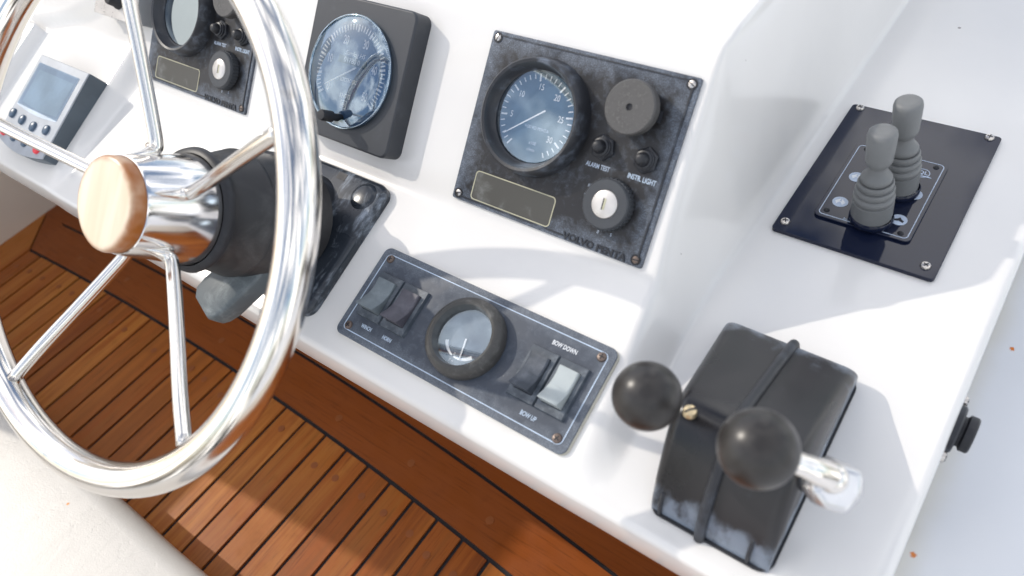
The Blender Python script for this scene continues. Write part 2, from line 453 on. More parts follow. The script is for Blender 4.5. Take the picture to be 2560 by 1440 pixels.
# ---- console moulding
def sst(a, b, x):
    t = min(1.0, max(0.0, (x-a)/(b-a))); return t*t*(3-2*t)
def smin(a, b, k): h = max(0, min(1, .5+.5*(b-a)/k)); return b+(a-b)*h-k*h*(1-h)
def smax(a, b, k): return -smin(-a, -b, k)
def HF(x, y):
    p2 = -.4818+(y-.365)*.3343-.0032
    if x < -.985: p2 += sst(-.985, -1.02, x)*(.107*(y-.191)+.003)
    p1 = -.4757-(.3704-y)*1.1290-.0046
    top = -.3355+.01*(y-.5)
    f = smin(smax(p2, p1, .004), top, .018)
    # raised rim at far left
    s = 0
    if y < .372: dl = -1.228-x
    else: dl = ((x+1.2228)*-.289+(y-.380)*.957)
    if x < -.9: s = sst(-.003, .006, dl)*.016
    return f+s
def H(x, y):
    f = HF(x, y); S = -.540
    q = sst(.19, .46, y)
    x0 = -.200*(1-q)-.2235*q; x1 = x0+.034
    if x <= x0: return f
    if x >= x1: return S
    t = (x-x0)/(x1-x0)
    b = 1-t*t*(3-2*t)
    return S+(f-S)*b
ys = [.197+.0035*i for i in range(88)]; y = ys[-1]
while y < 1.6: y += .03; ys.append(y)
xs = [-2.0]; x = -1.8
while x < -1.25: xs.append(x); x += .02
while x < -.98: xs.append(x); x += .0035
while x < -.235: xs.append(x); x += .012
while x < -.10: xs.append(x); x += .0022
while x < .018: xs.append(x); x += .006
cols = [(x, 0) for x in xs]
for i in range(1, 7):
    a = PI/2*i/6; cols.append((.0175+.0095*math.sin(a), .0095*(1-math.cos(a))))
cols += [(.0270, .03), (.0268, .21)]
rows = []
rows += [(1.5, .0405), (.56, .0405), (.30, .040), (.20, .0395), (.1925, .038), (.191, .034), (.191, .008)]
for i in range(4, 0, -1):
    a = PI/2*i/5; rows.append((.198-.007*math.sin(a), .007*(1-math.cos(a))))
rows += [(y, 0) for y in ys]
bm = B(); V = []
for (yy, dz) in rows:
    V.append([bm.verts.new((x, yy, H(x, max(yy, .197) if dz else yy)-dz-dx+Z)) for x, dx in cols])
for a, b in zip(V, V[1:]):
    for i in range(len(cols)-1): bm.faces.new((a[i], a[i+1], b[i+1], b[i]))
con = part('helm_console', bm, GEL, smooth=True)
part('pedestal', box(B(), -1.779, .0185, .545, 1.5, .0006, .30), GEL, con)
tag(con, 'glossy white moulded helm console with sloping instrument faces and a flat side shelf', 'console')

# ---- seat
seat = thing('vinyl_seat', 'cream wrinkled vinyl seat in the lower left corner, below the steering wheel', 'seat', (-.9, -.35, 0))
bm = B(); box(bm, -.95, .60, -.9, .318, .0, .067); part('base_box', bm, GEL, seat, bevel=.01)
bm = B(); nx, ny = 60, 60
def cz(u, v):
    e = min(1, max(0, v/.10)); r = .030
    return 0
prof = [(-.6, .14), (-.3, .142), (.0, .141), (.18, .1405), (.27, .1395)]
r = .026; yc = .3255-r
prof += [(yc+r*math.sin(a), .1385-r+r*math.cos(a)) for a in [PI/2*i/8 for i in range(9)]]+[(.3255, .08), (.31, .068)]
rowsv = []
for i in range(61):
    xx = -.95+1.36*i/60
    rowsv.append([bm.verts.new((xx, yv+.0012*math.sin(xx*9)+(0.0008*math.sin(xx*31) if yv > .2 else 0), zv+.0015*math.sin(xx*7+yv*5))) for yv, zv in prof])
for a, b in zip(rowsv, rowsv[1:]):
    for i in range(len(prof)-1): bm.faces.new((a[i], b[i], b[i+1], a[i+1]))
part('cushion', bm, VINYL, seat, smooth=True)

# ================================================================== ENGINE PANEL (x2)
def lettering_arc(parent, items, r, c, z, size, mat, sx=.8):
    for s, a in items:
        a = math.radians(a); text(s, size, mat, parent, (c[0]+r*math.cos(a), c[1]+r*math.sin(a), z), 0, sx, .0001)
def ticks(bm, c, r0, r1, a0, a1, n, big, wd, z, rb=None):
    for i in range(n+1):
        a = math.radians(a0+(a1-a0)*i/n); isb = (i % big == 0)
        ri = (rb if rb and isb else r0); hw = wd*(1.6 if isb else 1)/2
        ca, sa = math.cos(a), math.sin(a)
        P = [(ri, -hw), (r1, -hw), (r1, hw), (ri, hw)]
        v = [bm.verts.new((c[0]+p*ca-q*sa, c[1]+p*sa+q*ca, z)) for p, q in P]; bm.faces.new(v)
    return bm
def engine_panel():
    W_, H_ = .210, .1612
    t = thing('engine_panel', '', 'instrument panel', O1, (T1, 0, 0), 'engine instrument panels')
    bm = B(); loop_prism(bm, rrect(0, W_, -H_, 0, .0022, 3), -.0046, 0)
    part('panel_plate', bm, PANEL, t, bevel=.0006)
    for q in ((W_-.0062, W_-.0045, -H_+.003, -.003, 0, .0009), (.003, W_-.0062, -.0042, -.003, 0, .0007), (.003, .13, -H_+.003, -H_+.0045, 0, .0008)):
        part('raised_rim', box(B(), *q), BEZ, t)
    c = (.0730, -.0657)
    bm = lathe(B(), [(.0535, 0), (.0530, .006), (.0505, .0185), (.0490, .0198), (.0465, .0190), (.0430, .0080), (.0415, .0070), (.0410, .0045), (.0405, .001)], 72)
    part('gauge_bezel', bm, BEZ, t, (c[0]-.001, c[1], 0), smooth='auto')
    gc = (.0700, -.0650)
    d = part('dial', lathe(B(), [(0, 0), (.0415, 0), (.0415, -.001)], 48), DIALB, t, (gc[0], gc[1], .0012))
    part('scale_marks', ticks(B(), (0, 0), .0335, .0380, 233, -60, 33, 5, .0010, .0003, .0312), WHITE, d)
    lettering_arc(d, [('5', 188), ('10', 143), ('15', 95), ('20', 51), ('25', 7), ('30', -39)], .0262, (0, 0), .0004, .0080, WHITE)
    text('VOLVO PENTA', .0040, PLINE, d, (.004, -.010, .0004), 0, 1.0, .0001, name='gauge_lettering')
    text('x100', .0045, LBLUE, d, (.004, -.0235, .0004), 0, .9, .0001, name='gauge_lettering')
    text('r/min', .0045, LBLUE, d, (.004, -.0295, .0004), 0, .9, .0001, name='gauge_lettering')
    bm = B(); loop_prism(bm, [(-.012, -.0007), (.0355, -.0004), (.0355, .0004), (-.012, .0007)], .002, .0026)
    part('needle', bm, WHITE, d, (0, 0, 0), (0, 0, math.radians(218)))
    part('gauge_glass', lathe(B(), [(0, 0), (.0408, 0)], 48), GLASS, t, (gc[0]+.0025, gc[1], .0062))
    # buzzer
    b = part('buzzer', lathe(B(), [(.0185, 0), (.0185, .006), (.0218, .0085), (.0226, .010), (.0226, .0190), (.0215, .0203), (.0030, .0203), (.0026, .0185), (0, .0185)], 56), GREYP, t, (.1652, -.0361, 0), smooth='auto')
    part('buzzer_hole', lathe(B(), [(0, 0), (.0026, 0)], 24), CAULK, b, (0, 0, .0187))
    bm = box(B(), .018, .0222, -.006, .004, .001, .006); part('buzzer_lug', bm, BLK, b)
    for (x, y) in ((.1440, -.0737), (.1855, -.0735)):
        n = part('push_button', lathe(B(), [(.0062, 0), (.0062, .009), (.0056, .0125), (.0045, .0150), (.0028, .0160), (0, .0160)], 28), BLKM, t, (x, y, 0), smooth='auto')
        part('hex_nut', lathe(B(), [(.0115, 0), (.0115, .003), (.0100, .0042), (.0072, .0046)], 6), BLK, n, (0, 0, 0), (0, 0, random.random()))
        part('threaded_collar', lathe(B(), [(.0088, .003), (.0088, .0058), (.0078, .0064), (.0078, .0080), (.006, .0088)], 24), BLK, n, smooth='auto')
    # key switch
    kx, ky = .1655, -.1180
    bm = B(); prof = []; seg = 144
    for i in range(seg):
        a = 2*PI*i/seg; rr = .0222+(.0008 if (i // 2) % 2 else 0)
        prof.append((rr*math.cos(a), rr*math.sin(a)))
    loop_prism(bm, prof, .001, .0085)
    kk = part('key_switch', bm, KNOBK, t, (kx, ky, 0))
    part('key_switch_face', lathe(B(), [(.0218, .0085), (.0216, .0105), (.0205, .0116), (.0125, .0118), (.0122, .0100), (.0118, .0100)], 64), KNOBK, kk, smooth='auto')
    part('lock_face', lathe(B(), [(.0122, .0095), (.0120, .0122), (.0112, .0128), (0, .0128)], 48), SILVER, kk, smooth='auto')
    part('key_slot', box(B(), -.0012, .0014, -.0048, .0050, .0120, .01295), CREAM, kk, rot=(0, 0, .03))
    part('key_slot_shadow', box(B(), -.0016, -.0006, -.0050, .0050, .0120, .0130), CAULK, kk, rot=(0, 0, .03))
    for s, a in (('III', 158), ('II', 178), ('I', 203), ('0', 262), ('S', 290)):
        a = math.radians(a); text(s, .0042, LBLUE, t, (kx+.0262*math.cos(a), ky+.0262*math.sin(a), .0002), 0, .9)
    text('ALARM TEST', .0058, LBLUE, t, (.1435, -.0905, .0002), 0, .72, bold=.00008)
    text('INSTR. LIGHT', .0062, PLINE, t, (.1863, -.0899, .0002), 0, .72, bold=.0001)
    text('VOLVO PENTA', .0085, BLK, t, (.1620, -.1573, .0002), 0, 1.12, .0007, bold=.0003, name='embossed_lettering')
    part('nameplate_outline', ring_loop(B(), rrect(.0213, .1134, -.1565+.0002, -.1281, .004), .0009, 0, .0004), CREAM, t)
    part('nameplate', loop_prism(B(), rrect(.0223, .1124, -.1553, -.1291, .003), .0, .0002), PANELN, t)
    for i, (x, y) in enumerate(((.0068, -.0061), (W_-.0068, -.0061), (W_-.0068, -H_+.0061), (.0068, -H_+.0061))):
        part('screw_recess', lathe(B(), [(.0047, .0001), (.0047, .0006), (.0038, .0006), (.0038, .0001)], 24), CAULK, t, (x, y, 0))
        screw(t, x, y, -.0004, .0036, STEEL if i != 2 else RUSTY, 'slot', (1.3, -.5, .1, .2)[i])
    return t
PANELN = weathered('frosted_nameplate', (.075, .072, .062), (.44, .46, .46), .85, .4, scale=34)
ep = engine_panel()
ep['label'] = 'chalky black engine panel with rev counter, buzzer and key switch on the right'
ep2 = copy_tree(ep); ep2.location = O1+Vector((-.5369, .0013*math.cos(T1), .0013*math.sin(T1)))
ep2['label'] = 'engine panel partly hidden behind the steering wheel rim, cut off by the top edge'

# ================================================================== LOG GAUGE
lg = thing('speed_log_gauge', 'square charcoal knots gauge with blue reflecting round lens beside the wheel rim', 'gauge', O1, (T1, 0, 0))
x0, x1, y0, y1 = -.2200, -.0778, -.1478, -.0020
part('housing', loop_prism(B(), rrect(x0, x1, y0, y1, .010, 8), -.006, .0190), CHAR, lg, bevel=.0022)
cx, cy = -.1492, -.0752
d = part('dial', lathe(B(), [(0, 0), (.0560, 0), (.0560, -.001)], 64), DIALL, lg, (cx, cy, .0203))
bm = ticks(B(), (0, 0), .0425, .0485, 216, -36, 50, 5, .0014, .0004, .0410)
part('scale_marks', bm, WHITE, d)
for s, a in (('0', 216), ('10', 165.6), ('20', 115.2), ('30', 64.8), ('40', 14.4), ('50', -36)):
    a = math.radians(a); rr = .0335; text(s, .0125, WHITE, d, (rr*math.cos(a), rr*math.sin(a), .0005), 0, .62, .0001, bold=.00025)
text('Sumlog HS', .0068, WHITE, d, (.002, .0185, .0005), 0, .95, .0001, shear=.3)
text('ELECTRONIC', .0056, WHITE, d, (.0, -.0085, .0005), 0, .72, .0001, bold=.0001)
text('KNOTS', .0066, WHITE, d, (.0, -.0245, .0005), 0, .70, .0001, bold=.00015)
bm = B()
for i in range(6): box(bm, -.0200+.0068*i, -.0140+.0068*i, .0075, .0150, .0003, .0006)
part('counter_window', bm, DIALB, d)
text('01780 0', .0075, WHITE, d, (-.0002, .0113, .0008), 0, .95, .0001)
bm = B(); ring_loop(bm, rrect(-.0042, .0042, -.0372, -.0288, .0006, 2), .0006, .0004, .0006); ring_loop(bm, rrect(-.0026, .0026, -.0356, -.0304, .0025, 5), .0006, .0004, .0006); lathe(bm, [(.0012, .0004), (.0012, .0006), (0, .0006)], 12, 0, -.033)
part('maker_emblem', bm, WHITE, d)
bm = B(); loop_prism(bm, [(0, -.0009), (.047, -.0005), (.047, .0005), (0, .0009)], .003, .0036)
part('needle', bm, WHITE, d, (.010, .0065, 0), (0, 0, math.radians(212)))
part('lens_rim', lathe(B(), [(.0575, -.0008), (.0580, .003), (.0573, .0052), (.0560, .0048), (.0556, .001)], 72), thin_glass('lens_edge', .35, (.75, .8, .85)), lg, (cx, cy, .0195), smooth=True)
bm = lathe(B(), [(0, .0085), (.015, .0083), (.030, .0076), (.042, .0065), (.050, .0050), (.0560, .0028)], 64)
part('lens', bm, GLASSL, lg, (cx, cy, .0203), smooth=True)
kb = part('reset_knob', lathe(B(), [(.0040, 0), (.0040, .012), (.0058, .0135), (.0058, .0260), (.0050, .0280), (0, .0285)], 28), BLKM, lg, (-.1490, -.1225, .0203), smooth='auto')

# ================================================================== SWITCH PANEL
sp = thing('switch_panel', 'blue grey panel of four rocker switches around a small round gauge', 'switch panel', O2, (T2, 0, 0))
def spx(o):
    return o
px0, px1, py0, py1 = -.0118, .2527, -.0865, .0108
base = part('panel_plate', loop_prism(B(), rrect(0, px1-px0, py0-py1, 0, .0075, 8), -.0002, .0012), PANEL2, sp, (px0, py1, 0), bevel=.0004)
part('backing_plate', loop_prism(B(), rrect(px0+.0003, px1+.0012, py0+.0002, py1-.0003, .0075, 8), -.0045, -.0002), CORAL, sp)
part('border_line', ring_loop(B(), rrect(px0+.0062, px1-.0062, py0+.0062, py1-.0062, .005, 8), .00085, .0011, .0015), PLINE, sp)
for i, (x, y) in enumerate(((0, 0), (.2409, 0), (.2409, -.0757), (0, -.0757))):
    screw(sp, x, y, .0012, .0043, RUSTY, 'cross', random.random()*3)
def rocker_switch(x0, x1, mat, lab):
    # frame v .0140...0625 ; rocker v .0205...0545
    e = bpy.data.objects.new('rocker_switch', None); COL.objects.link(e); e.parent = sp; e.location = (x0, -.0143, .0012); e.empty_display_size = .01
    e['label'] = lab
    wd = x1-x0
    bm = B(); O = rrect(0, wd, -.0485, 0, .0008, 2); I = rrect(.0040, wd-.0052, -.0412, -.0068, .0006, 2)
    n = len(O); L = [[bm.verts.new((px, py, z)) for px, py in q] for q, z in ((O, 0), ([(min(max(px, .0008), wd-.0012), min(max(py, -.0475), -.0008)) for px, py in O], .0034), (I, .0034), (I, .0004))]
    for a, b in zip(L, L[1:]):
        for i in range(n): bm.faces.new((a[i], a[(i+1) % n], b[(i+1) % n], b[i]))
    bm.faces.new(L[-1][::-1])
    part('switch_frame', bm, SWF, e, smooth=False)
    # rocker
    bm = B(); xa, xb = .0044, wd-.0056; N = 14; rowz = []
    for i in range(N+1):
        t = i/N; yy = -.0075-.0330*t
        z = .0062+.0042*(1.55*t-.35)**2*2.0+.0016*(1-t)**3
        if i == 0 or i == N: z -= .0009
        c = .0011
        rowz.append([bm.verts.new((px, yy, pz)) for px, pz in ((xa, .0006), (xa, z-c*.9), (xa+c, z), (xb-c, z), (xb, z-c*.9), (xb, .0006))])
    for a, b in zip(rowz, rowz[1:]):
        for i in range(5): bm.faces.new((a[i], b[i], b[i+1], a[i+1]))
    bm.faces.new(rowz[0]); bm.faces.new(rowz[-1][::-1])
    part('rocker', bm, mat, e, smooth='auto')
    return e
rocker_switch(.0008, .0318, SW_M, 'slate grey winch rocker')
rocker_switch(.0322, .0630, SW_P, 'dark purplish horn rocker')
rocker_switch(.1812, .2096, SW_D, 'dark grey bow up rocker')
rocker_switch(.2100, .2390, SW_L, 'pale grey bow down rocker')
text('WINCH', .0054, PLINE, sp, (.0198, -.0701, .0014), 0, .68, bold=.00008)
text('HORN', .0054, PLINE, sp, (.0468, -.0704, .0014), 0, .70, bold=.00008)
text('BOW DOWN', .0058, WHITE, sp, (.2078, -.0060, .0014), 0, .70, bold=.0001)
text('BOW UP', .0058, PLINE, sp, (.2092, -.0710, .0014), 0, .70, bold=.00008)
g2 = part('gauge_bezel', lathe(B(), [(.0375, 0), (.0378, .004), (.0368, .0105), (.0355, .0120), (.0330, .0150), (.0310, .0158), (.0285, .0145), (.0268, .0085), (.0262, .0060), (.0258, .0045)], 64), BEZ2, sp, (.1222, -.0372, .0012), smooth='auto')
dd = part('dial', lathe(B(), [(0, 0), (.0262, 0), (.0262, -.001)], 48), DIALV, sp, (.1222, -.0372, .0030))
bm = B(); n = 30
for (a0, a1) in ((205, 255), (262, 318)):
    pr = None
    for i in range(n+1):
        a = math.radians(a0+(a1-a0)*i/n); wv = .0007+.0011*abs((a0+(a1-a0)*i/n)-258)/55
        q = [bm.verts.new((rr*math.cos(a), rr*math.sin(a), .0003)) for rr in (.0190-wv, .0190+wv)]
        if pr: bm.faces.new((pr[0], pr[1], q[1], q[0]))
        pr = q
part('scale_arc', bm, WHITE, dd)
bm = B(); loop_prism(bm, [(0, -.0008), (.0195, -.0005), (.0195, .0005), (0, .0008)], .001, .0014); part('needle', bm, WHITE, dd, rot=(0, 0, math.radians(283)))
text('0', .0040, WHITE, dd, (-.0030, -.0165, .0004), 0, .8, .0001); text('T  +', .0034, WHITE, dd, (-.003, -.0232, .0004), 0, .8, .0001)
part('gauge_glass', lathe(B(), [(0, 0), (.0268, 0)], 48), GLASS2, sp, (.1222, -.0372, .0088))

# ================================================================== THRUSTER PANEL
zt = -.536+Z
tp = thing('thruster_panel', 'glossy black bow thruster panel with two grey joysticks on the side shelf', 'control panel', (-.1745, .5215, zt-.004))
def TX(x, y): return (x+.1745, y-.5215)
part('base_plate', loop_prism(B(), rrect(0, .1465, 0, .2160, .004, 4), .0005, .0045), GLOSS, tp, bevel=.0004)
for (x, y) in ((.0085, .0130), (.1355, .0130), (.1360, .2105), (.0090, .2105)):
    screw(tp, x, y, .0045, .0046, STEEL, 'cross', random.random()*3, .42)
ax, ay = TX(-.1470, .5535); bx, by = TX(-.0590, .6730)
part('control_plate', loop_prism(B(), rrect(ax, bx, ay, by, .006, 6), .0045, .0072), GLOSS, tp, bevel=.0005)
part('border_line', ring_loop(B(), rrect(ax+.0032, bx-.0032, ay+.0032, by-.0032, .0045, 6), .0008, .0072, .0074), LBLUE, tp)
for (x, y) in ((-.1354, .6650), (-.0690, .6640), (-.1375, .5635), (-.0694, .5620)):
    q = TX(x, y); s = screw(tp, q[0], q[1], .0072, .0028, CAULK, 'cross', .3, .3)
for (x, y, kk) in ((-.1306, .5795, 0), (-.1295, .6200, 1), (-.0761, .5785, 2), (-.0749, .6180, 3)):
    q = TX(x, y); s = part('symbol_disc', lathe(B(), [(.0072, 0), (.0072, .0003), (0, .0003)], 32), LBLUE, tp, (q[0], q[1], .0072))
    bm = B()
    if kk == 3:
        for i in range(8):
            a = PI/4*i; loop_prism(bm, [(math.cos(a)*.001-math.sin(a)*.0006, math.sin(a)*.001+math.cos(a)*.0006), (math.cos(a)*.005, math.sin(a)*.005), (math.cos(a)*.001+math.sin(a)*.0006, math.sin(a)*.001-math.cos(a)*.0006)][::-1], .0003, .0005+.00001*i)
        mm = WHITE
    elif kk == 2:
        loop_prism(bm, [(-.005, -.001), (-.001, .0015), (0, .0035), (.002, .001), (.0045, -.0005), (.004, -.003), (.0005, -.0015), (-.003, -.0025)], .0003, .0005); mm = CAULK
    else:
        for sgn in (-1, 1):
            loop_prism(bm, [(sgn*.0006, .0045), (sgn*.0048, 0), (sgn*.0028, -.0035), (sgn*.0010, -.001)][::sgn], .0003, .0005); mm = WHITE
        box(bm, -.0030, .0030, -.0004, .0004, .00032, .00056)
    part('symbol', bm, mm, s)
q = TX(-.1282, .6498); part('indicator_light', lathe(B(), [(.0026, 0), (.0026, .001), (.0018, .0022), (0, .0026)], 20), RED, tp, (q[0], q[1], .0072), smooth=True)
q = TX(-.0830, .6625); text('THRUSTER', .0078, WHITE, tp, (q[0], q[1], .0073), 0, .95, bold=.0002, align='RIGHT')
q = TX(-.0775, .6510); lgq = part('maker_emblem', lathe(B(), [(.0066, 0), (.0066, .0002), (.0058, .0002), (.0058, 0)], 36), LBLUE, tp, (q[0], q[1], .0072))
text('QL', .0072, LBLUE, lgq, (0, .0004, .0002), 0, 1, bold=.0001); part('emblem_tail', loop_prism(B(), [(-.003, -.0045), (.004, -.0052), (.009, -.0048), (.009, -.0038), (.003, -.0036)], 0, .0003), LBLUE, lgq)
q = TX(-.1025, .5592); text('by VOLVO PENTA', .0046, LBLUE, tp, (q[0], q[1], .0073), 0, 1.0, shear=.2)
def joystick(x, y, tilt):
    q = TX(x, y)
    j = part('joystick', lathe(B(), [(.0188, 0), (.0196, .002), (.0196, .0055), (.0184, .0075)], 44), GLOSS, tp, (q[0], q[1], .0070), smooth='auto')
    prof = [(.0176, .006), (.0180, .010), (.0179, .0245)]
    rr, zz = .0222, .0255
    for i, (ra, za) in enumerate(((.0180, .0265), (.0171, .0345), (.0156, .0420), (.0134, .0485))):
        prof += [(ra-.0016, za-.0012), (ra-.0002, za+.0006), (ra-.0001, za+.0040), (ra-.0012, za+.0058)]
    prof += [(.0096, .0575), (.0080, .0625), (.0078, .0670)]
    part('rubber_boot', lathe(B(), prof, 44), GREYJ, j, rot=tilt, smooth='auto')
    part('grip', lathe(B(), [(.0084, .0645), (.0100, .0675), (.0112, .0705), (.0115, .0740), (.0121, .0900), (.0122, .0975), (.0115, .1008), (.0098, .1024), (.0055, .1026), (0, .1026)], 40), GREYJ, j, rot=tilt, smooth=True)
    return j
joystick(-.0985, .5690, (.02, -.075, 0)); joystick(-.0905, .6180, (.03, -.10, 0))

# ================================================================== THROTTLE CONTROL
tb = thing('throttle_control', 'black twin lever throttle box with two round ball knobs on the console corner', 'throttle', (-.098, .30, -.54+Z))
prof = [(-.088, .0), (-.086, .012), (-.078, .032), (-.062, .058), (-.050, .073), (-.040, .079), (-.028, .078), (-.010, .071), (.030, .052), (.062, .036), (.080, .027), (.088, .020), (.092, .006), (.092, 0)]
prof = [(p.x, p.y) for p in smooth_path([(a, b, 0) for a, b in prof], 3)]
def taper(bm):
    for v in bm.verts:
        t = min(1, max(0, (v.co.y+.088)/.18))
        if v.co.x < 0: v.co.x = v.co.x*(.72+.36*t)+.004*(1-t)
        else: v.co.x = v.co.x+.004*(1-t)
    return bm
def half_box(xa, xb, f, inset):
    bm = B(); rows = []
    n = 7; r = .011
    offs = [(0, 1)]
    xsn = []
    for i in range(n+1):
        a = PI/2*i/n; xsn.append((xa+r*(1-math.cos(a)), 1-(1-math.sin(a))*r/.05))
    xsn2 = [(xb-(x-xa), s) for x, s in xsn[::-1]]
    for x, s in xsn+xsn2:
        rows.append([bm.verts.new((x, .002+(yy-.002)*(.90+.10*s), zz*s*f)) for yy, zz in prof])
    for a, b in zip(rows, rows[1:]):
        for i in range(len(prof)-1): bm.faces.new((a[i], a[i+1], b[i+1], b[i]))
    bm.faces.new(rows[0]); bm.faces.new(rows[-1][::-1])
    taper(bm)
    return bm
def throttle_mat():
    k = NT('throttle_black'); O = k.tc.outputs['Object']; sp_ = k.n('ShaderNodeSeparateXYZ'); k.l(O, sp_.inputs[0])
    low = k.rng(sp_.outputs['Z'], .016, .042, 1, 0); n1 = k.noise(60, 7, .6, O, (1, 1, .5)); n2 = k.noise(14, 4, .5, O)
    m = k.math('MULTIPLY', k.rng(k.math('ADD', k.math('MULTIPLY', n1, .7), k.math('MULTIPLY', low, .22)), .42, .62), k.math('ADD', .12, k.math('MULTIPLY', low, .75)))
    k.color(k.mix(m, k.mix(k.rng(n2, .35, .65), (.011, .0105, .012), (.022, .020, .022)), (.22, .26, .32)))
    k.l(k.rng(n2, .3, .7, .24, .38), k.b.inputs['Roughness']); k.bump(k.noise(700, 2, .6, O), .12, .0003)
    return k.m
TBM = throttle_mat()
part('housing', half_box(-.0545, .0515, 1, 0), TBM, tb, smooth='auto')
part('housing_gasket', taper(loop_prism(B(), rrect(-.0565, .0535, -.0900, .0940, .012, 6), .0, .0030)), CAULK, tb, bevel=.0008)
# centre strap
pp = [(p[0], p[1]) for p in prof]
part('centre_strap', tube(B(), [(.005-.006*(yy+.088)/.18, yy*1.012, zz*1.015+.0003) for yy, zz in pp], .0042, 12), BLK, tb, smooth=True)
for (xx, yy, dz) in ((-.0275, -.0868, 1), (.0405, -.0868, 1), (-.0435, .0885, 0), (.0405, .0885, 0)):
    sg = -1 if dz else 1
    part('corner_rib', tube(B(), smooth_path([(xx, yy+.0012*sg, .003), (xx, yy-.0003*sg, .013), (xx, yy-.006*sg, .024)], 5), .0017, 8), BLK, tb, smooth=True)
screw(tb, -.0275, -.0420, .0775, .0052, BRASS, 'slot', .9, .7)
def lever(name_x, ball, path, rad):
    L = part('lever', tube(B(), smooth_path(path, 7), rad, 18), CHROME, tb, smooth='auto')
    bmm = B(); bmesh.ops.create_uvsphere(bmm, u_segments=48, v_segments=28, radius=.0225)
    part('ball_knob', bmm, KNOB, L, ball, smooth=True)
    return L
def TL(x, y, z): return Vector((x+.098, y-.30, z+.54))
LPTS = [(-0.0469, 0.2221, -0.3978), (-0.0357, 0.2282, -0.407), (-0.0254, 0.2357, -0.4197)]
def LP(i): return TL(*LPTS[i])
b1 = TL(-.1412, .2283, -.4135); b2 = TL(-.0626, .2132, -.3855)
lever(0, b1, [b1, b1+Vector((-.006, .006, -.025)), TL(-.158, .255, -.478), TL(-.162, .275, -.505)], [.0065]*15+[.0065]*7)
Lv = lever(0, b2, [b2, LP(0), LP(1), LP(2)], [.0066]*10+[.0066+.00018*i for i in range(12)])
bm = B(); pts = [(-.017, -.010), (-.006, -.017), (.010, -.015), (.015, .000), (.009, .014), (-.008, .013), (-.017, .006)]
rw = []
for f_, z_ in ((.95, -.011), (1.0, -.006), (.92, .008)):
    rw.append([bm.verts.new((x*f_, y*f_, z_)) for x, y in pts])
for a, b in zip(rw, rw[1:]):
    for i in range(7): bm.faces.new((a[i], a[(i+1) % 7], b[(i+1) % 7], b[i]))
bm.faces.new(rw[-1]); bm.faces.new(rw[0][::-1])
part('lever_boss', bm, SATIN, Lv, LP(2)+Vector((.0035, .003, -.010)), (math.radians(34), math.radians(24), math.radians(16)), bevel=.0042)
bmm = B(); bmesh.ops.create_uvsphere(bmm, u_segments=28, v_segments=18, radius=.0092)
part('lever_elbow', bmm, CHROME, Lv, LP(2), smooth=True)
part('pivot_shaft', tube(B(), [TL(-.047, .262, -.478), TL(-.030, .262, -.478)], .011, 24), BLK, Lv, smooth='auto')
part('lever_arm', tube(B(), [LP(2), TL(-.030, .262, -.478), TL(-.032, .268, -.489)], [.0085, .010, .004], 16), CHROME, Lv, smooth='auto')

# ================================================================== STEERING WHEEL
S_ = 1.1
C = Vector((-.5254, .1234, -.3146))*S_+Vector((0, 0, Z)); nrm = Vector((.018, -.7143, .6996)).normalized()
av = nrm.cross(Vector((0, 0, 1))).normalized(); bv = nrm.cross(av)
sw = thing('steering_wheel', 'polished steel five spoke steering wheel with a round wooden hub cap', 'steering wheel', C)
sw.rotation_euler = Matrix((av, bv, nrm)).transposed().to_euler()
RW, TR = .22, .0142
bm = B(); rows = []; NU, NV = 160, 28
for i in range(NU):
    a = 2*PI*i/NU
    rows.append([bm.verts.new(((RW+TR*math.cos(2*PI*j/NV))*math.cos(a), (RW+TR*math.cos(2*PI*j/NV))*math.sin(a), TR*math.sin(2*PI*j/NV))) for j in range(NV)])
for i in range(NU):
    for j in range(NV): bm.faces.new((rows[i][j], rows[(i+1) % NU][j], rows[(i+1) % NU][(j+1) % NV], rows[i][(j+1) % NV]))
part('rim', bm, CHROME, sw, smooth=True)
part('hub', lathe(B(), [(0, -.014), (.0385, -.0145), (.0400, -.0125), (.0408, -.0130), (.0415, -.0160), (.0450, -.0450), (.0495, -.0745), (.0490, -.0760), (0, -.0760)], 80), CHROMEH, sw, smooth='auto')
part('wood_cap', lathe(B(), [(.0388, -.0145), (.0396, -.0130), (.0393, -.0035), (.0384, -.0016), (.0370, -.0006), (.0350, -.0001), (.018, .0003), (0, .0004)], 72), CAPW, sw, smooth='auto')
for i in range(5):
    a = 1.1433+2*PI/5*i; c_, s_ = math.cos(a), math.sin(a)
    P = lambda r, h: (r*c_, r*s_, h)
    path = smooth_path([P(.0400, -.0165), P(.0420, -.026), P(.0448, -.035), P(.0475, -.0405), P(.0530, -.0430), P(.075, -.0375), P(.12, -.0245), P(.165, -.011), P(.2075, .000)], 6)
    n = len(path); rad = []
    for k_ in range(n):
        f = k_/(n-1)
        rad.append(.0012+(.0058-.0012)*min(1, f/.36)**1.0 if f < .36 else .0058)
    part('spoke', tube(B(), path, rad, 18), CHROME, sw, smooth=True)

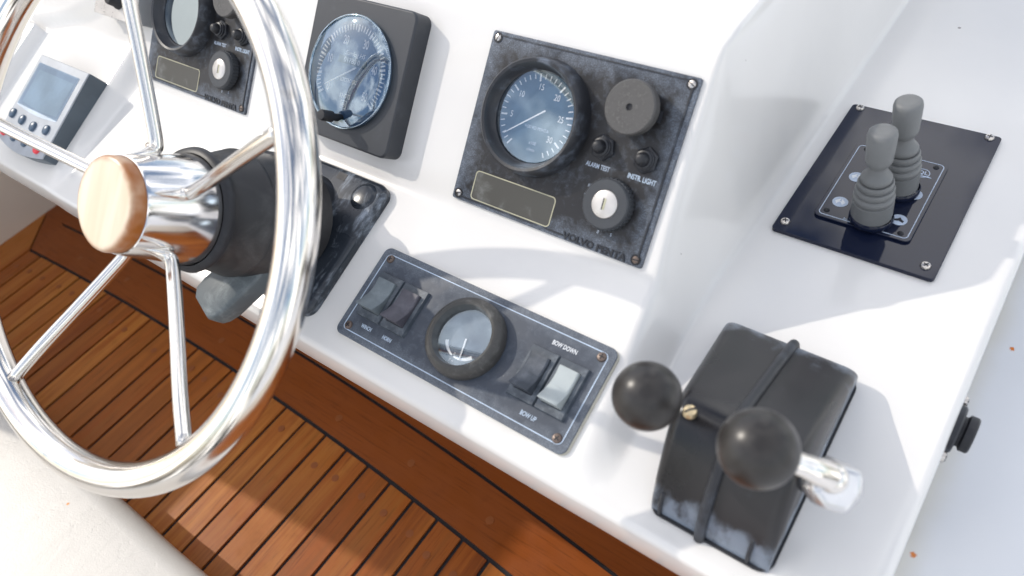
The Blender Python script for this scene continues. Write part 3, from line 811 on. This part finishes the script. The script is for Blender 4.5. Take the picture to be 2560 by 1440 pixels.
# ---- tilt mount
wm = thing('wheel_mount', 'black tilting wheel mount with scuffed square base plate behind the hub', 'steering mount', C)
wm.rotation_euler = sw.rotation_euler
part('boot', lathe(B(), [(.0500, -.0765), (.0530, -.0775), (.0545, -.0810), (.0520, -.0860), (.0510, -.0930), (.0540, -.1010), (.0570, -.1100), (.0590, -.1180), (.0602, -.1200), (.0602, -.1240), (.0590, -.1255), (.0600, -.1330), (.0605, -.1440), (.0600, -.1550), (.0580, -.1620), (.055, -.20)], 72), BLKW, wm, smooth='auto')
part('boot_collar', lathe(B(), [(.0500, -.0755), (.0548, -.0768), (.0562, -.0810), (.0540, -.0850)], 72), BLKM, wm, smooth=True)
part('pivot_groove', lathe(B(), [(.0595, -.1575), (.0630, -.1600), (.0630, -.1640), (.0580, -.1660)], 72), CAULK, wm, smooth=True)
Mw = sw.rotation_euler.to_matrix().to_4x4(); Mw.translation = C
Ml = Matrix.Rotation(T2, 4, 'X'); 
def on2(u, v, h): return Matrix.Translation(O2) @ Ml @ Vector((u, v, h))
plate_u0, plate_u1, plate_v0, plate_v1 = -.172, -.0455, -.0890, .0665
bm = B(); L = [rrect(plate_u0, plate_u1, plate_v0, plate_v1, .014, 8), rrect(plate_u0+.002, plate_u1-.002, plate_v0+.002, plate_v1-.002, .013, 8), rrect(plate_u0+.005, plate_u1-.006, plate_v0+.006, plate_v1-.006, .012, 8)]
hs = [-.003, .008, .013]
MP = Mw.inverted() @ Matrix.Translation(O2) @ Ml
rows = []
for q, h in [(L[0], -.003), (L[0], .005), (L[1], .0078), (L[2], .0090)]:
    rows.append([bm.verts.new((x, y, h)) for x, y in q])
n = len(L[0])
for a, b in zip(rows, rows[1:]):
    for i in range(n): bm.faces.new((a[i], a[(i+1) % n], b[(i+1) % n], b[i]))
bm.faces.new(rows[-1])
SCUF = weathered('scuffed_black', (.026, .032, .042), (.40, .46, .54), 1.0, .26, lo=.50, hi=.70, scale=85, stretch=(1, .4, 1))
bp_ = part('base_plate', bm, SCUF, wm, smooth='auto'); bp_.matrix_local = MP
bm = box(B(), -.0, .0125, -.004, .004, .006, .0093); s_ = part('plate_slot', bm, CAULK, wm); s_.matrix_local = MP @ Matrix.Translation((-.115, .0575, 0)) @ Matrix.Rotation(-.05, 4, 'Z')
s_ = part('mounting_boss', lathe(B(), [(.016, .012), (.0145, .0142), (.010, .0155), (0, .016)], 32), SCUF, wm, smooth=True); s_.matrix_local = MP @ Matrix.Translation((-.068, .046, -.004))
# raised saddle joining boot and plate
bm = B(); rows = []
for q, h in [(rrect(-.168, -.098, -.072, .050, .032, 8), .008), (rrect(-.163, -.103, -.066, .044, .028, 8), .022), (rrect(-.155, -.109, -.056, .034, .022, 8), .032)]:
    rows.append([bm.verts.new((x, y, h)) for x, y in q])
n = len(rows[0])
for a, b in zip(rows, rows[1:]):
    for i in range(n): bm.faces.new((a[i], a[(i+1) % n], b[(i+1) % n], b[i]))
bm.faces.new(rows[-1]); s_ = part('saddle', bm, BLK, wm, smooth='auto', bevel=.003); s_.matrix_local = MP
# tilt lever
bm = B(); lp = [(-.020, .0), (-.0255, -.020), (-.0265, -.058), (-.0235, -.072), (-.0150, -.0775), (.0150, -.0775), (.0235, -.072), (.0265, -.058), (.0255, -.020), (.020, .0)]
rows = []
for f_, z_ in ((.86, -.016), (.97, -.009), (1.0, .001), (.965, .0065), (.86, .0085)):
    rows.append([bm.verts.new((x*f_, -.035+(y+.035)*f_, z_)) for x, y in lp])
for a, b in zip(rows, rows[1:]):
    for i in range(10): bm.faces.new((a[i], a[(i+1) % 10], b[(i+1) % 10], b[i]))
bm.faces.new(rows[0]); bm.faces.new(rows[-1][::-1])
LEV = weathered('worn_grey_lever', (.10, .12, .13), (.36, .40, .40), .9, .38, scale=40)
tl = part('tilt_lever', bm, LEV, wm, bevel=.0022)
tl.matrix_local = Mw.inverted() @ Matrix.Translation((-.560, .222, -.480+Z)) @ Matrix.Rotation(T2, 4, 'X') @ Matrix.Rotation(math.radians(-20), 4, 'Z')

# ================================================================== AUTOPILOT DISPLAY
ap = thing('autopilot_display', 'light grey instrument display with pale blue screen and oval buttons, two of them red', 'display', (-1.0157, .2124, -.5097+Z), (math.radians(27.6), 0, 0))
def bowed(x0, x1, y1, dip, n=14):
    return [(x1, y1), (x0, y1)]+[(x0+(x1-x0)*i/n, -dip*math.sin(PI*i/n)) for i in range(n+1)]
part('display_body', loop_prism(B(), bowed(-.128, -.0025, .127, .009), -.034, -.0022), DGREY, ap, bevel=.0012)
part('display_face', loop_prism(B(), bowed(-.1275, -.0030, .1265, .009), -.0022, 0), LGREY, ap, bevel=.0008)
part('screen_surround', loop_prism(B(), [(-.0155, .1155), (-.1215, .1155)]+[(-.1215+.106*i/10, .0505-.004*math.sin(PI*i/10)) for i in range(11)], 0, .0003), SCRF, ap)
part('screen', loop_prism(B(), [(-.0210, .1060), (-.1120, .1060)]+[(-.1120+.091*i/10, .0570-.003*math.sin(PI*i/10)) for i in range(11)], .0003, .0005), SCRN, ap)
bm = B(); bm.faces.new([bm.verts.new(p) for p in ((-.1215, .052, .001), (-.0155, .052, .001), (-.0155, .1155, .001), (-.1215, .1155, .001))]); part('screen_glass', bm, GLASSD, ap)
for x, y, m, r in ((-.1167, .0364, 0, .0070), (-.0879, .0338, 0, .0070), (-.0564, .0322, 0, .0070), (-.0246, .0359, 0, .0070), (-.1138, .0111, 1, .0080), (-.085, .0088, 0, .0068), (-.0552, .0090, 0, .0068), (-.0219, .0105, 1, .0088)):
    o = part('keypad_button', lathe(B(), [(r, 0), (r, .0018), (r*.9, .0032), (r*.5, .0042), (0, .0044)], 28), RED if m else NAVY, ap, (x, y, 0), smooth='auto', label='red oval button' if m else None)
    o.scale = (.82, 1.0, 1)

# ================================================================== RADIO / CONTROL BOX
rd = thing('radio_control_box', 'flat grey metal box with black knobs at the top edge left of the engine panel', 'radio', O1+Vector((-.64, -.0965*math.cos(T1), -.0965*math.sin(T1))), (T1, 0, 0))
part('housing', loop_prism(B(), [(0, 0), (.098, 0), (.098, .16), (0, .16)], -.006, .020), RADIO, rd, bevel=.0012)
part('front_plate', loop_prism(B(), [(-.001, -.0012), (.099, -.0012), (.099, .161), (-.001, .161)], .020, .0218), SILVER, rd, bevel=.0006)
for x, y in ((.0560, .0215), (.0790, .0420), (.0500, .0560), (.082, .085)):
    kn = part('control_knob', lathe(B(), [(.0105, 0), (.0100, .003), (.0080, .006), (.0070, .014), (.0062, .0158), (0, .016)], 24), BLKM, rd, (x, y, .0218), smooth='auto')
    part('knob_pointer', box(B(), -.0006, .0006, 0, .0062, .0158, .0164), WHITE, kn)

# ================================================================== SMALL THINGS
cp = thing('cover_plate', 'small cream cover plate with one screw behind the steering wheel hub', 'cover plate', O2+Vector((-.4315, .0106*math.cos(T2), .0106*math.sin(T2))), (T2, 0, 0))
part('plate', loop_prism(B(), rrect(0, .115, -.075, 0, .004, 4), -.004, .0022), CREAMP, cp, bevel=.0006)
screw(cp, .009, -.009, .0022, .0042, STEEL, 'cross', .4)

sb = thing('side_button', 'round black push knob on the outer side edge of the console', 'knob', (.0272, .4080, -.570+Z), (0, math.radians(90), 0))
part('flange', lathe(B(), [(.0200, -.001), (.0200, .0035), (.0185, .0050), (.0, .0050)], 40), BLK, sb, smooth='auto')
part('knob', lathe(B(), [(.0125, .0045), (.0125, .0075), (.0150, .0090), (.0150, .0145), (.0138, .0158), (0, .0160)], 40), BLKM, sb, smooth='auto')
for s in (-1, 1):
    q = screw(sb, 0, s*.0290, .0, .0052, STEEL, 'cross', .2, .55)
